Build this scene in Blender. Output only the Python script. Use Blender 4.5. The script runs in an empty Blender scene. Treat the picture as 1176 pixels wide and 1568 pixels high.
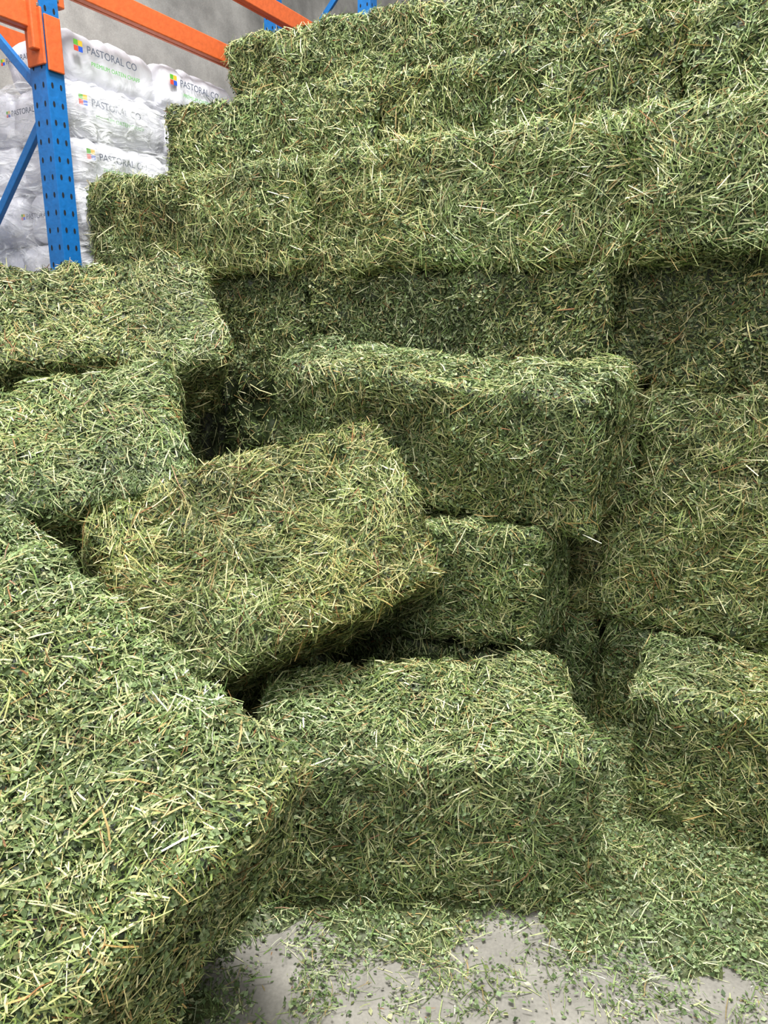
import bpy, math, random
import numpy as np
from mathutils import Vector, Matrix
random.seed(5)
rng = np.random.default_rng(11)
CAM = np.array([0.0, 0.0, 1.5])
D = np.array([.866, -.5, 0.0])      # along stack face (to the right)
N = np.array([.5, .866, 0.0])       # into the stack / along the racking
UP = np.array([0, 0, 1.0])

def lin(c):
    return tuple(((x/12.92) if x <= .04045 else ((x+.055)/1.055)**2.4) for x in c)

# ------------------------------------------------------------------ noise
LAT = rng.random((32, 32, 32))
def vnoise(P, freq, seed=0):
    Q = P*freq + seed*7.31
    i = np.floor(Q).astype(int); f = Q-i; f = f*f*(3-2*f)
    r = 0
    for dx in (0, 1):
        for dy in (0, 1):
            for dz in (0, 1):
                w = (f[:, 0] if dx else 1-f[:, 0])*(f[:, 1] if dy else 1-f[:, 1])*(f[:, 2] if dz else 1-f[:, 2])
                r = r + w*LAT[(i[:, 0]+dx) % 32, (i[:, 1]+dy) % 32, (i[:, 2]+dz) % 32]
    return r*2-1

def nrm(v):
    return v/np.maximum(np.linalg.norm(v, axis=-1, keepdims=True), 1e-9)

# ------------------------------------------------------------------ materials
def mat_new(name):
    m = bpy.data.materials.new(name); m.use_nodes = True
    nt = m.node_tree; b = nt.nodes["Principled BSDF"]
    return m, nt, b

def simple(name, col, rough=.5, metal=0, bump=0, bscale=30, var=.0):
    m, nt, b = mat_new(name)
    b.inputs["Roughness"].default_value = rough
    b.inputs["Metallic"].default_value = metal
    c = lin(col)
    tc = nt.nodes.new("ShaderNodeTexCoord")
    nz = nt.nodes.new("ShaderNodeTexNoise"); nz.inputs["Scale"].default_value = bscale; nz.inputs["Detail"].default_value = 6
    nt.links.new(tc.outputs["Object"], nz.inputs["Vector"])
    cr = nt.nodes.new("ShaderNodeValToRGB")
    cr.color_ramp.elements[0].position = .3; cr.color_ramp.elements[1].position = .7
    cr.color_ramp.elements[0].color = tuple(x*(1-var) for x in c)+(1,)
    cr.color_ramp.elements[1].color = tuple(min(1, x*(1+var)) for x in c)+(1,)
    nt.links.new(nz.outputs["Fac"], cr.inputs["Fac"]); nt.links.new(cr.outputs["Color"], b.inputs["Base Color"])
    if bump:
        bp = nt.nodes.new("ShaderNodeBump"); bp.inputs["Strength"].default_value = bump; bp.inputs["Distance"].default_value = .02
        nt.links.new(nz.outputs["Fac"], bp.inputs["Height"]); nt.links.new(bp.outputs["Normal"], b.inputs["Normal"])
    return m

def hay_material():
    m, nt, b = mat_new("hay")
    at = nt.nodes.new("ShaderNodeAttribute"); at.attribute_name = "Col"
    tc = nt.nodes.new("ShaderNodeTexCoord")
    nz = nt.nodes.new("ShaderNodeTexNoise"); nz.inputs["Scale"].default_value = 90; nz.inputs["Detail"].default_value = 3
    nt.links.new(tc.outputs["Object"], nz.inputs["Vector"])
    mr = nt.nodes.new("ShaderNodeMapRange"); mr.inputs["From Min"].default_value = .3; mr.inputs["From Max"].default_value = .7
    mr.inputs["To Min"].default_value = .68; mr.inputs["To Max"].default_value = 1.22
    nt.links.new(nz.outputs["Fac"], mr.inputs["Value"])
    mx = nt.nodes.new("ShaderNodeVectorMath"); mx.operation = 'SCALE'
    nt.links.new(at.outputs["Color"], mx.inputs[0]); nt.links.new(mr.outputs["Result"], mx.inputs["Scale"])
    nt.links.new(mx.outputs["Vector"], b.inputs["Base Color"])
    b.inputs["Roughness"].default_value = .5
    b.inputs["Specular IOR Level"].default_value = .35
    return m
HAY = hay_material()

# ------------------------------------------------------------------ meshes
def mk_mesh(name, V, Q, C, mat, smooth=None):
    me = bpy.data.meshes.new(name)
    n, m = len(V), len(Q)
    me.vertices.add(n); me.loops.add(4*m); me.polygons.add(m)
    me.vertices.foreach_set("co", V.astype(np.float32).ravel())
    me.loops.foreach_set("vertex_index", Q.astype(np.int32).ravel())
    me.polygons.foreach_set("loop_start", np.arange(m, dtype=np.int32)*4)
    if smooth is not None:
        me.polygons.foreach_set("use_smooth", smooth)
    me.update(calc_edges=True)
    a = me.color_attributes.new("Col", 'FLOAT_COLOR', 'POINT')
    a.data.foreach_set("color", np.c_[np.clip(C,0,.95), np.ones(n)].astype(np.float32).ravel())
    me.materials.append(mat)
    ob = bpy.data.objects.new(name, me)
    bpy.context.collection.objects.link(ob)
    return ob

STEM = np.array([lin(c) for c in [(.80,.79,.59),(.91,.91,.74),(.70,.72,.49),(.58,.63,.40),(.47,.54,.32),(.36,.44,.24),(.67,.58,.38),(.55,.40,.26),(.75,.78,.58),(.43,.52,.27)]])
STEMW = np.array([.12,.06,.16,.20,.17,.12,.06,.03,.06,.12]); STEMW /= STEMW.sum()
LEAF = np.array([lin(c) for c in [(.31,.38,.22),(.38,.46,.29),(.47,.54,.37),(.57,.63,.46),(.25,.32,.19),(.66,.67,.50),(.40,.44,.25)]])
LEAFW = np.array([.2,.25,.22,.13,.08,.06,.12]); LEAFW /= LEAFW.sum()

def blades(P, Nn, lmin, lmax, wmin, wmax, seed, messy=1.0, edge=None):
    """stalk ribbons lying on a surface at P with normals Nn"""
    n = len(P)
    if n == 0: return np.zeros((0,3)), np.zeros((0,4),int), np.zeros((0,3))
    a = nrm(np.cross(Nn, np.array([.13,.21,.97])+0*Nn) + 1e-6); b = np.cross(Nn, a)
    th = vnoise(P, 5.0, seed)*6 + rng.normal(0, .70, n)
    T = a*np.cos(th)[:,None] + b*np.sin(th)[:,None]
    el = rng.normal(.03, .15, n)*messy
    wild = rng.random(n) < .045*messy
    el = np.where(wild, rng.uniform(.2, .8, n), el)
    if edge is not None: el = el + edge*rng.uniform(-.2, .6, n)
    d = T*np.cos(el)[:,None] + Nn*np.sin(el)[:,None]
    L = lmin + (lmax-lmin)*rng.random(n)**2.3
    L = np.where(rng.random(n)<.022*messy, L+rng.uniform(.2,.7,n)*lmax, L)
    w = wmin + (wmax-wmin)*rng.random(n)**1.6
    c = P + Nn*(rng.uniform(-.006, .014, n))[:,None]
    R = nrm(Nn + .5*rng.normal(size=(n,3)))
    S = nrm(np.cross(d, R))
    bd = (rng.normal(size=(n,3))*.04)*L[:,None] + Nn*(rng.uniform(0,.05,n)*L)[:,None]
    e0 = c - d*(L/2)[:,None]; e2 = c + d*(L/2)[:,None]; e1 = c + bd
    hw = (S*(w/2)[:,None])
    V = np.stack([e0-hw*.8, e0+hw*.8, e1+hw, e1-hw, e2+hw*.6, e2-hw*.6], 1)
    base = np.arange(n)[:,None]*6
    Q = np.concatenate([base+np.array([[0,1,2,3]]), base+np.array([[3,2,4,5]])], 0)
    C = STEM[rng.choice(len(STEM), n, p=STEMW)]*rng.uniform(.72,1.2,(n,1))
    C = C*(1+.24*vnoise(P,4,seed+31)+.24*vnoise(P,12,seed+37))[:,None]
    h = np.clip(vnoise(P,3,seed+41)*1.6,-1,1)[:,None]
    C = C*(1+h*np.array([[.07,.0,-.07]]))
    if edge is not None: C = C*(1+.20*edge)[:,None]  # paler edge stalks: sun-dried tips plus painted light catch along bale rims
    C = np.repeat(C, 6, 0)
    return V.reshape(-1,3), Q, C

def leaves(P, Nn, smin, smax, seed):
    n = len(P)
    if n == 0: return np.zeros((0,3)), np.zeros((0,4),int), np.zeros((0,3))
    R = nrm(Nn + .6*rng.normal(size=(n,3)))
    d = nrm(np.cross(R, rng.normal(size=(n,3)))); S = np.cross(d, R)
    L = (smin+(smax-smin)*rng.random(n)**1.5)[:,None]; w = L*rng.uniform(.18,.45,(n,1))
    c = P + Nn*rng.uniform(-.004,.013,n)[:,None]
    V = np.stack([c-d*L/2, c+S*w-d*L*.05+R*w*.4, c+d*L/2, c-S*w+d*L*.05+R*w*.4], 1)
    Q = np.arange(n)[:,None]*4 + np.array([[0,1,2,3]])
    C = LEAF[rng.choice(len(LEAF), n, p=LEAFW)]*rng.uniform(.7,1.25,(n,1))
    C = C*(1+.24*vnoise(P,4,seed+31)+.24*vnoise(P,12,seed+37))[:,None]
    return V.reshape(-1,3), Q, np.repeat(C,4,0)

def box_body(dims, seed, r=.036, step=.02, amp=.018, warp=.03):
    h = np.array(dims)/2
    Vs, Qs = [], []
    off = 0
    for ax in range(3):
        u, v = (ax+1) % 3, (ax+2) % 3
        nu = max(4, int(dims[u]/step)); nv = max(4, int(dims[v]/step))
        gu, gv = np.meshgrid(np.linspace(-h[u],h[u],nu+1), np.linspace(-h[v],h[v],nv+1), indexing='ij')
        for s in (-1, 1):
            P = np.zeros((gu.size,3)); P[:,u]=gu.ravel(); P[:,v]=gv.ravel(); P[:,ax]=s*h[ax]
            idx = np.arange(gu.size).reshape(nu+1,nv+1)+off
            q = np.stack([idx[:-1,:-1],idx[1:,:-1],idx[1:,1:],idx[:-1,1:]],-1).reshape(-1,4)
            if s < 0: q = q[:,::-1]
            Vs.append(P); Qs.append(q); off += gu.size
    P = np.concatenate(Vs); Q = np.concatenate(Qs)
    q = np.clip(P, -(h-r), h-r); nn = nrm(P-q)
    P2 = q + nn*r
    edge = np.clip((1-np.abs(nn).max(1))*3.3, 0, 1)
    x = P2[:,0]
    groove = -.014*(np.exp(-((x-.19*dims[0])/.022)**2)+np.exp(-((x+.19*dims[0])/.022)**2))
    dsp = groove + amp*(1.0*vnoise(P2,6,seed)+.8*vnoise(P2,15,seed+3)+.7*vnoise(P2,34,seed+5))
    dsp = dsp + .006*np.sin(x*62+3*vnoise(P2,3,seed))
    P3 = P2 + nn*dsp[:,None]
    W = np.stack([vnoise(P2,2.2,seed+9),vnoise(P2,2.2,seed+17),vnoise(P2,2.2,seed+23)],1)*warp
    return P3+W, Q, nn, edge

def bale(c, ex, up, dims, dens=1.0, seed=0, ll=(.02,.10), ww=(.0015,.0043), name="hay_bale", step=.02, amp=.020, warp=.04, tint=(1,1,1)):
    ex = nrm(np.array(ex,float)); up = np.array(up,float)
    ez = nrm(up-ex*np.dot(up,ex)); ey = np.cross(ez, ex)
    M = np.stack([ex,ey,ez],1); c = np.array(c,float)
    tint = np.array(tint)
    V, Q, nn, edge = box_body(dims, seed, step=step, amp=amp, warp=warp)
    A,B,Cc,Dd = V[Q[:,0]],V[Q[:,1]],V[Q[:,2]],V[Q[:,3]]
    fn = np.cross(Cc-A, Dd-B); ar = np.linalg.norm(fn,axis=1)/2; fn = nrm(fn)
    fc = (A+B+Cc+Dd)/4
    wn = fn@M.T; wc = fc@M.T + c
    vd = nrm(CAM-wc)
    vis = ((wn*vd).sum(1) > -.3)
    p = ar*vis
    tot = p.sum()
    VV=[V]; QQ=[Q]; base = np.array(lin((.18,.22,.12)))  # dark body colour paints shade into the gaps between stalks
    CC=[np.repeat(base[None],len(V),0)*(1+.5*vnoise(V,60,seed))[:,None]]
    off=len(V)
    sm=[np.ones(len(Q),bool)]
    def sample(k):
        f = rng.choice(len(Q), k, p=p/tot)
        a,b = rng.random((k,1)), rng.random((k,1))
        X = A[f]*(1-a)*(1-b)+B[f]*a*(1-b)+Cc[f]*a*b+Dd[f]*(1-a)*b
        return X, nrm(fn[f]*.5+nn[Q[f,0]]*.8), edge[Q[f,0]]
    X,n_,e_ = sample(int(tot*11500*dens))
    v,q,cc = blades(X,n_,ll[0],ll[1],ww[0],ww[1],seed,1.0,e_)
    VV.append(v);QQ.append(q+off);CC.append(cc*tint);off+=len(v);sm.append(np.zeros(len(q),bool))
    X,n_,e_ = sample(int(tot*18000*dens))
    v,q,cc = leaves(X,n_,.007*ww[1]/.0043,.021*ww[1]/.0043,seed)
    VV.append(v);QQ.append(q+off);CC.append(cc*tint);off+=len(v);sm.append(np.zeros(len(q),bool))
    ob = mk_mesh(name, np.concatenate(VV), np.concatenate(QQ), np.concatenate(CC), HAY, np.concatenate(sm))
    ob.matrix_world = Matrix([[M[0,0],M[0,1],M[0,2],c[0]],[M[1,0],M[1,1],M[1,2],c[1]],[M[2,0],M[2,1],M[2,2],c[2]],[0,0,0,1]])
    return ob

def yawv(deg, pitch=0):
    a = math.radians(deg); p = math.radians(pitch)
    return np.array([math.cos(a)*math.cos(p), math.sin(a)*math.cos(p), math.sin(p)])

# ------------------------------------------------------------------ the stack
L5 = np.array([-1.42,3.86,0]); BH=.43; BL=1.275; BW=.46
seed=1
for t in range(1,8):
    setb = max(0,t-5)*BW + (.05 if t==4 else .035 if t<4 else 0)
    start = L5 + N*setb + D*(.12 if t==7 else .05 if t==6 else 0)
    for k in range(3):
        j = rng.normal(0,.018); jl = rng.normal(0,.006)
        zc = (t-.5)*BH
        sh = [0,.0,.10,-.03,.0,.0,0.0][t-1]
        c = start + D*(BL*(k+.5)+sh+jl) + N*(BW/2+j) + UP*zc
        hidden = (t<=3 and k==0)
        dn = .18 if hidden else (1.05 if t<=5 else .85)
        lw = (.0020,.0049) if t>=6 else (.0017,.0045)
        ll = (.03,.14) if t in (2,3,5) else (.02,.11)
        if t==4: ll=(.012,.07)
        tn = {4:(.86,.84,.82),3:(.98,.95,.92),2:(.97,.96,.92),1:(.90,.92,.88),5:(1.06,1.04,1.0),6:(.98,.97,.92),7:(.94,.94,.88)}[t]  # per-tier hay tone, with shade under and between tiers painted in
        gap = .035 if t>=5 else .012
        bale(c, D+UP*rng.normal(0,.009), UP+N*rng.normal(0,.03), (BL-gap,BW+.02,BH+.006), dn, seed*3, ll, lw, tint=tn, warp=.028)
        seed+=1
def core():
    VV,QQ,CC=[],[],[];off=0
    for row,top in ((1,5),(2,6)):
        for t in range(1,top+1):
            V,Q,nn,e = box_body((BL*3-.1,BW-.10,BH-.01),t+row*9,step=.08,amp=.01,warp=.005)
            M=np.stack([D,N,UP],1)
            c=L5+D*(BL*1.5)+N*(BW*(row+.5)+.09)+UP*((t-.5)*BH)
            VV.append(V@M.T+c);QQ.append(Q+off);off+=len(V)
            CC.append(np.repeat(np.array(lin((.42,.46,.27)))[None],len(V),0))
    mk_mesh("hay_bale_stack",np.concatenate(VV),np.concatenate(QQ),np.concatenate(CC),HAY)
core()

# ------------------------------------------------------------------ tumbled bales
bale((.11,1.93,.225), yawv(4), UP, (.92,.52,.44), 1.35, 101, tint=(1.02,1.02,1.0))                                 # front centre
bale((1.27,2.01,.22), yawv(-27), UP, (.94,.52,.45), 1.3, 105, tint=(1.03,1.0,.96))          # right
bale((.21,2.66,1.155), yawv(-24,-6), (.085,-.22,1), (1.14,.40,.44), 1.25, 109, warp=.055)               # upper centre
bale((-.36,2.235,.78), (.85,.47,.235), (-.43,.42,.795), (.98,.38,.59), 1.35, 113, (.03,.12), tint=(.99,.93,.83), warp=.05)  # central leaning
bale((.17,2.63,.64), yawv(-30), UP, (.92,.36,.42), 1.2, 117, tint=(.96,.98,.95))             # beneath upper centre
bale((.12,2.72,.215), yawv(-30), UP, (.9,.38,.42), .6, 121)
bale((-.64,2.38,.215), yawv(18), UP, (.84,.40,.42), .7, 125)
bale((-1.22,3.04,1.455), (.94,.33,.04), (-.27,.678,.686), (1.04,.36,.56), 1.15, 129, tint=(.99,.96,.91), warp=.05) # upper left
bale((-1.125,2.36,1.03), (.90,.40,.14), (-.41,.715,.56), (1.0,.36,.62), 1.25, 133, tint=(.98,.99,.93), warp=.05)   # mid left
bale((-.775,1.395,.60), (.773,-.519,-.361), (.2265,-.306,.925), (1.06,.62,.43), 2.0, 137, (.012,.08), (.0012,.0042), tint=(1.06,1.04,.98), warp=.045) # foreground left
bale((-1.02,1.50,.20), yawv(-34), UP, (.9,.46,.40), .7, 141)
bale((-1.35,2.35,.21), yawv(20), UP, (.95,.46,.42), .3, 145)
bale((-1.35,2.38,.63), yawv(17), UP, (.95,.42,.40), .3, 149)
bale((-1.30,3.10,.21), yawv(15), UP, (.95,.46,.42), .3, 153)
bale((-1.30,3.10,.63), yawv(12), UP, (.95,.46,.42), .3, 157)
bale((-1.28,3.12,1.04), yawv(17), UP, (.95,.46,.40), .5, 161)

# ------------------------------------------------------------------ loose hay on the floor
def loose():
    xs=np.arange(-.9,1.9,.02); ys=np.arange(.95,2.9,.02)
    gx,gy=np.meshgrid(xs,ys,indexing='ij')
    P=np.stack([gx.ravel(),gy.ravel(),0*gx.ravel()],1)
    def height(P):
        b = 1.53-.40*np.clip(P[:,0]-.38,0,9)-1.1*np.clip(-.22-P[:,0],0,1)
        n = .15*vnoise(P,3.3,3)+.12*vnoise(P,8,4)+.07*vnoise(P,22,6)
        m = P[:,1]-b+n
        hgt = np.clip(m*.16,-.03,.045)+.010*vnoise(P,9,8)+.008*vnoise(P,28,2)
        return hgt-.014, m
    z,m=height(P); P[:,2]=z
    nu,nv=len(xs),len(ys)
    idx=np.arange(nu*nv).reshape(nu,nv)
    Q=np.stack([idx[:-1,:-1],idx[1:,:-1],idx[1:,1:],idx[:-1,1:]],-1).reshape(-1,4)
    Q=Q[(P[Q][:,:,2].max(1)>0)]
    VV=[P];QQ=[Q];CC=[np.repeat(np.array(lin((.32,.35,.21)))[None],len(P),0)];off=len(P)
    def samp(k,s):
        X=np.c_[rng.uniform(-.9,1.85,k),rng.uniform(1.0,2.85,k),np.zeros(k)]
        z,m=height(X)
        pr=np.clip(np.exp(np.minimum(m,0)*5.5),0,1)*np.clip(.5+1.3*vnoise(X,13,s)+.5*vnoise(X,30,s),.03,1)+.03
        keep=(m>.08)|(rng.random(k)<pr)
        X[:,2]=np.maximum(z,.001)+.002
        return X[keep]
    X=samp(62000,1); n_=nrm(np.array([0,0,1.])+.15*rng.normal(size=X.shape))
    v,q,c=blades(X,n_,.008,.075,.0011,.0036,77,.8); v[:,2]=np.maximum(v[:,2],.0015)
    VV.append(v);QQ.append(q+off);CC.append(c*.98);off+=len(v)
    X=samp(120000,1); n_=nrm(np.array([0,0,1.])+.2*rng.normal(size=X.shape))
    v,q,c=leaves(X,n_,.004,.018,5); v[:,2]=np.maximum(v[:,2],.0015)
    VV.append(v);QQ.append(q+off);CC.append(c*1.12);off+=len(v)
    mk_mesh("loose_hay",np.concatenate(VV),np.concatenate(QQ),np.concatenate(CC),HAY)
loose()

# ------------------------------------------------------------------ room shell
def obj_from(name, verts, faces, mat):
    me=bpy.data.meshes.new(name); me.from_pydata([tuple(map(float,v)) for v in verts],[],faces); me.update()
    me.materials.append(mat); ob=bpy.data.objects.new(name,me); bpy.context.collection.objects.link(ob); return ob

def obox(name, c, ax, ay, az, dims, mat, bevel=.0, parent=None, smooth=False):
    c=np.array(c,float); h=np.array(dims)/2
    vs=[]
    for sx in(-1,1):
        for sy in(-1,1):
            for sz in(-1,1):
                vs.append(c+np.array(ax)*sx*h[0]+np.array(ay)*sy*h[1]+np.array(az)*sz*h[2])
    fs=[(0,1,3,2),(4,6,7,5),(0,4,5,1),(2,3,7,6),(0,2,6,4),(1,5,7,3)]
    ob=obj_from(name,vs,fs,mat)
    if bevel:
        b=ob.modifiers.new("bev","BEVEL"); b.width=bevel; b.segments=2
    if parent: ob.parent=parent
    return ob

def concrete(name,c,scale=3.,var=.2,bump=.2):
    m,nt,b=mat_new(name)
    tc=nt.nodes.new("ShaderNodeTexCoord")
    n1=nt.nodes.new("ShaderNodeTexNoise"); n1.inputs["Scale"].default_value=scale; n1.inputs["Detail"].default_value=8; n1.inputs["Roughness"].default_value=.65
    n2=nt.nodes.new("ShaderNodeTexNoise"); n2.inputs["Scale"].default_value=120; n2.inputs["Detail"].default_value=4
    for n in(n1,n2): nt.links.new(tc.outputs["Object"],n.inputs["Vector"])
    cr=nt.nodes.new("ShaderNodeValToRGB"); cr.color_ramp.elements[0].position=.35; cr.color_ramp.elements[1].position=.65
    c=lin(c)
    cr.color_ramp.elements[0].color=tuple(x*(1-var) for x in c)+(1,); cr.color_ramp.elements[1].color=tuple(min(1,x*(1+var)) for x in c)+(1,)
    nt.links.new(n1.outputs["Fac"],cr.inputs["Fac"])
    mr=nt.nodes.new("ShaderNodeMapRange"); mr.inputs["To Min"].default_value=.7; mr.inputs["To Max"].default_value=1.25
    nt.links.new(n2.outputs["Fac"],mr.inputs["Value"])
    mx=nt.nodes.new("ShaderNodeVectorMath"); mx.operation='SCALE'
    nt.links.new(cr.outputs["Color"],mx.inputs[0]); nt.links.new(mr.outputs["Result"],mx.inputs["Scale"])
    nt.links.new(mx.outputs["Vector"],b.inputs["Base Color"])
    b.inputs["Roughness"].default_value=.8
    bp=nt.nodes.new("ShaderNodeBump"); bp.inputs["Strength"].default_value=bump; bp.inputs["Distance"].default_value=.005
    nt.links.new(n2.outputs["Fac"],bp.inputs["Height"]); nt.links.new(bp.outputs["Normal"],b.inputs["Normal"])
    return m
FLOOR=concrete("floor_concrete",(.54,.525,.49),7,.22)
WALL=concrete("wall_concrete",(.60,.59,.57),1.6,.4)
O=np.array([-1.495,3.66,0])          # front post of the racking
IN=-D
wb=O+IN*1.45
obox("floor",(0,2.5,-.05),(1,0,0),(0,1,0),(0,0,1),(16,18,.1),FLOOR)
obox("wall_left",wb+IN*.08+N*1.0+UP*3,N,D,UP,(12,.15,6),WALL)
obox("wall_back",wb+N*7.1+D*4.5+UP*3,D,N,UP,(9.4,.15,6),WALL)

# ------------------------------------------------------------------ racking
BLUE=simple("rack_blue",(.06,.40,.67),.4,0,.1,40,.12)
DARK=simple("slot_dark",(.03,.05,.08),.8)
ORNG=simple("rack_orange",(.80,.37,.17),.5,0,.1,40,.1)
STEEL=simple("steel",(.55,.55,.55),.4,.8)
rack=bpy.data.objects.new("pallet_rack",None); bpy.context.collection.objects.link(rack)
def post(p,nm,H=4.6):
    obox(nm+"_face",p+UP*H/2-N*.045,D,N,UP,(.105,.006,H),BLUE,.001,rack)
    obox(nm+"_web",p+UP*H/2+D*.05,D,N,UP,(.006,.09,H),BLUE,.001,rack)
    obox(nm+"_flange",p+UP*H/2-D*.05,D,N,UP,(.006,.09,H),BLUE,.001,rack)
    obox(nm+"_foot",p+UP*.004,D,N,UP,(.16,.14,.008),STEEL,.001,rack)
    vs=[];fs=[]
    for i in range(int(H/.075)):
        z=.06+i*.075
        for k in(-1,1):
            for (cc,a) in ((p-N*.0485+D*.028*k,D),(p+D*.0535+N*.022*k,N)):
                c=cc+UP*z; b=len(vs)
                for q in range(8):
                    t=q*math.pi/4
                    vs.append(c+np.array(a)*.0065*math.cos(t)+UP*.013*math.sin(t))
                fs.append(tuple(range(b,b+8)))
    o=obj_from(nm+"_slots",vs,fs,DARK); o.parent=rack
def strut(nm,a,b,mat=BLUE,w=.04,d=.025):
    a=np.array(a);b=np.array(b); x=nrm(b-a); y=nrm(np.cross(UP,x)) ; z=np.cross(x,y)
    obox(nm,(a+b)/2,x,y,z,(np.linalg.norm(b-a),d,w),mat,.003,rack)
K=.85
for i,s in enumerate((0,2.75,-2.75)):
    p=O+N*s; r=p+IN*K
    post(p,f"upright_{i}a"); post(r,f"upright_{i}b")
    zs=[.03,.85,1.67,2.48,3.30,4.1]
    for j in range(5):
        fa=(p if j%2 else r)+UP*zs[j]; fb=(r if j%2 else p)+UP*zs[j+1]
        strut(f"brace_{i}_{j}",fa,fb)
def beam(nm,s0,s1,z,k=0):
    a=O+IN*k+N*(s0+.05*np.sign(s1-s0))+UP*z; b=O+IN*k+N*(s1-.05*np.sign(s1-s0))+UP*z
    L=np.linalg.norm(b-a); m=(a+b)/2
    obox(nm+"_bar",m+D*.0,N,D,UP,(L,.04,.10),ORNG,.005,rack)
    obox(nm+"_lip",m-D*.026-UP*.02,N,D,UP,(L,.02,.065),ORNG,.003,rack)
    for q,e in enumerate((a,b)):
        obox(nm+f"_connector_{q}",e+D*.024-UP*.03,N,D,UP,(.08,.04,.21),ORNG,.006,rack)
        for zz in(-.09,.0,.06):
            obox(nm+f"_rivet_{q}_{zz}",e+D*.046+UP*(zz-.02),N,D,UP,(.016,.006,.016),STEEL,.003,rack)
for k,tag in((0,"front"),(K,"rear")):
    beam(f"beam_near_{tag}",0,-2.75,2.80,k)
    beam(f"beam_far_{tag}",0,2.75,3.00,k)
    beam(f"beam_low_{tag}",0,2.75,1.24,k)
beam("beam_high_front",0,2.75,3.37,0)
obox("post_plate",O-N*.054+D*.008+UP*2.72,D,N,UP,(.115,.012,.22),ORNG,.004,rack)
obox("post_plate_side",O+D*.062+UP*2.70,D,N,UP,(.01,.08,.22),ORNG,.004,rack)

# ------------------------------------------------------------------ feed bags on pallet
def bagmat(name,c,rough=.35):
    m,nt,b=mat_new(name)
    tc=nt.nodes.new("ShaderNodeTexCoord")
    nz=nt.nodes.new("ShaderNodeTexNoise"); nz.inputs["Scale"].default_value=7; nz.inputs["Detail"].default_value=5; nz.inputs["Distortion"].default_value=1.2
    nt.links.new(tc.outputs["Object"],nz.inputs["Vector"])
    b.inputs["Base Color"].default_value=lin(c)+(1,); b.inputs["Roughness"].default_value=rough
    bp=nt.nodes.new("ShaderNodeBump"); bp.inputs["Strength"].default_value=.4; bp.inputs["Distance"].default_value=.03
    nt.links.new(nz.outputs["Fac"],bp.inputs["Height"]); nt.links.new(bp.outputs["Normal"],b.inputs["Normal"])
    return m
BAG=bagmat("woven_bag_white",(.88,.88,.91))
WOOD=simple("pallet_wood",(.62,.5,.34),.8,0,.3,20,.25)
INK=simple("ink_grey",(.36,.39,.46),.7); GRN=simple("ink_green",(.38,.70,.32),.7)
SQ=[simple("ink_red",(.86,.30,.20),.6),simple("ink_blue",(.15,.35,.8),.6),simple("ink_lime",(.4,.7,.2),.6),simple("ink_gold",(.92,.74,.2),.6)]
wrapm,nt,b=mat_new("stretch_wrap")
tc=nt.nodes.new("ShaderNodeTexCoord"); mp=nt.nodes.new("ShaderNodeMapping"); mp.inputs["Scale"].default_value=(3,3,9); mp.inputs["Rotation"].default_value=(.5,.6,.3)
nz=nt.nodes.new("ShaderNodeTexNoise"); nz.inputs["Scale"].default_value=1.3; nz.inputs["Detail"].default_value=7; nz.inputs["Distortion"].default_value=2.8
nt.links.new(tc.outputs["Object"],mp.inputs["Vector"]); nt.links.new(mp.outputs["Vector"],nz.inputs["Vector"])
bp=nt.nodes.new("ShaderNodeBump"); bp.inputs["Strength"].default_value=.8; bp.inputs["Distance"].default_value=.07
nt.links.new(nz.outputs["Fac"],bp.inputs["Height"]); nt.links.new(bp.outputs["Normal"],b.inputs["Normal"])
b.inputs["Base Color"].default_value=(.90,.91,.93,1); b.inputs["Roughness"].default_value=.14; b.inputs["Specular IOR Level"].default_value=1.0
mr=nt.nodes.new("ShaderNodeMapRange"); mr.inputs["From Min"].default_value=.42; mr.inputs["From Max"].default_value=.66; mr.inputs["To Min"].default_value=.10; mr.inputs["To Max"].default_value=.66
nt.links.new(nz.outputs["Fac"],mr.inputs["Value"]); nt.links.new(mr.outputs["Result"],b.inputs["Alpha"])

pal=bpy.data.objects.new("feed_bag_pallet",None); bpy.context.collection.objects.link(pal)
FR=np.stack([N,-D,UP],1)
def soft(nm,c,dims,mat,seed,r,amp,step=.03,warp=.02,M=FR,pillow=True):
    V,Q,nn,e=box_body(dims,seed,r=r,step=step,amp=amp,warp=warp)
    h=np.array(dims)/2
    if pillow:
        f=1-.35*np.clip((np.abs(V[:,0])/h[0])-.55,0,1)**1.5*1.6-.2*np.clip((np.abs(V[:,1])/h[1])-.6,0,1)*1.4
        V[:,2]*=f
    V=V@M.T+np.array(c)
    me=bpy.data.meshes.new(nm); me.from_pydata(V.tolist(),[],Q.tolist()); me.update()
    for pl in me.polygons: pl.use_smooth=True
    me.materials.append(mat); o=bpy.data.objects.new(nm,me); bpy.context.collection.objects.link(o); o.parent=pal; return o
def place(s,k,z): return O+N*s+IN*k+UP*z
def text(nm,body,pos,xa,na,size,mat):
    cu=bpy.data.curves.new(nm,'FONT'); cu.body=body; cu.size=size; cu.extrude=.0004; cu.materials.append(mat)
    o=bpy.data.objects.new(nm,cu); bpy.context.collection.objects.link(o)
    M=Matrix([[xa[0],0,na[0],pos[0]],[xa[1],0,na[1],pos[1]],[0,1,0,pos[2]],[0,0,0,1]])
    o.matrix_world=M; o.parent=pal
def squares(nm,pos,xa,na,s):
    for i in range(4):
        c=np.array(pos)+np.array(xa)*s*(i%2)+UP*s*(i//2)
        obox(f"{nm}_{i}",c,xa,na,UP,(s*.9,.002,s*.9),SQ[i],0,pal)
LH=.235
n=0
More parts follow.
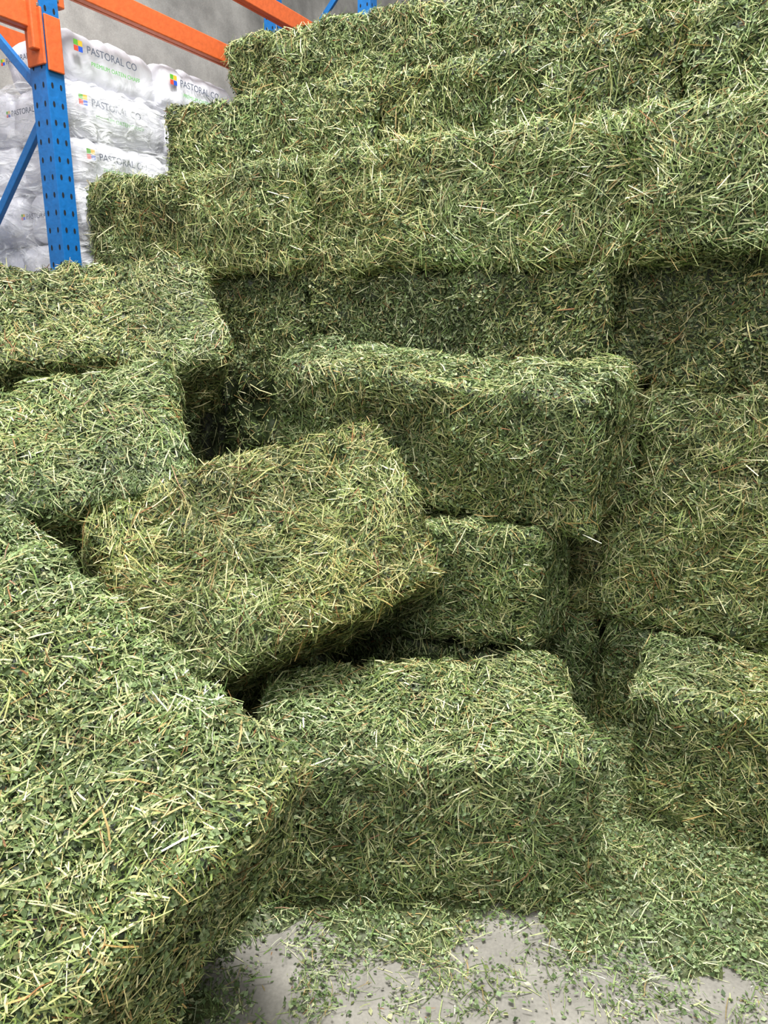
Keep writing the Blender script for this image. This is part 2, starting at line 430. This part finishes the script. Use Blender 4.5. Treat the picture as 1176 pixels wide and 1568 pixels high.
for lay in range(6):
    z=1.45+LH*(lay+.5)
    for row in(0,1):
        if row==1 and lay==5: continue
        for col in(0,1):
            n+=1
            kk=.07+.21+row*.43+rng.normal(0,.012)
            ss=.14+.32+col*.62+rng.normal(0,.015)
            soft(f"bag_{n}",place(ss,kk,z),(.65,.44,LH+.04),BAG,n*5,.085,.007,.03,.028)
            if row==0 and lay>=3:
                text(f"print_{n}","PASTORAL CO",place(ss-.19,kk-.242,z+.02),N,D,.046,INK)
                text(f"print_sub_{n}","PREMIUM OATEN CHAFF",place(ss-.17,kk-.242,z-.03),N,D,.027,GRN)
                squares(f"logo_{n}",place(ss-.25,kk-.242,z+.025),N,D,.025)
            if col==0 and lay in(2,4,5):
                text(f"print_end_{n}","PASTORAL CO",place(ss-.345,kk+.15,z-.01),D,-N,.036,INK)
                squares(f"logo_end_{n}",place(ss-.345,kk+.18,z-.005),D,-N,.014)
soft("stretch_wrap",place(.78,.50,1.45+LH*2.5),(1.38,.98,LH*5+.02),wrapm,71,.08,.024,.022,.04,FR,False)
for i in range(7):
    obox(f"deck_{i}",place(.2+i*.19,.52,1.42),N,D,UP,(.12,.95,.02),WOOD,.002,pal)
for i in range(3):
    obox(f"bearer_{i}",place(.77,.12+i*.40,1.35),N,D,UP,(1.26,.08,.11),WOOD,.002,pal)

# ------------------------------------------------------------------ light
w=bpy.data.worlds.new("World"); bpy.context.scene.world=w; w.use_nodes=True
w.node_tree.nodes["Background"].inputs[0].default_value=(.95,.975,1,1)
w.node_tree.nodes["Background"].inputs[1].default_value=.58
def area(nm,loc,tgt,sx,sy,e,col=(1,1,1)):
    l=bpy.data.lights.new(nm,'AREA'); l.shape='RECTANGLE'; l.size=sx; l.size_y=sy; l.energy=e; l.color=col
    o=bpy.data.objects.new(nm,l); bpy.context.collection.objects.link(o); o.location=loc
    o.rotation_euler=(Vector(tgt)-Vector(loc)).to_track_quat('-Z','Y').to_euler()
area("ceiling_light",(-.2,1.5,7.0),(0,2.3,0),2.6,2.0,850,(1,.99,.97))
area("front_fill_light",(-.6,-2.6,4.8),(0,3.0,1.6),2.4,1.4,150,(1,.99,.97))  # unseen weak frontal fill, added high behind the camera

cam=bpy.data.cameras.new("camera"); co=bpy.data.objects.new("camera",cam); bpy.context.collection.objects.link(co)
co.location=(0,0,1.5); co.rotation_euler=(math.radians(76),0,0)
cam.sensor_fit='VERTICAL'; cam.sensor_height=36; cam.lens=26; cam.clip_start=.05
bpy.context.scene.camera=co
bpy.context.scene.view_settings.view_transform='Standard'
print("POLYS",sum(len(m.polygons) for m in bpy.data.meshes))
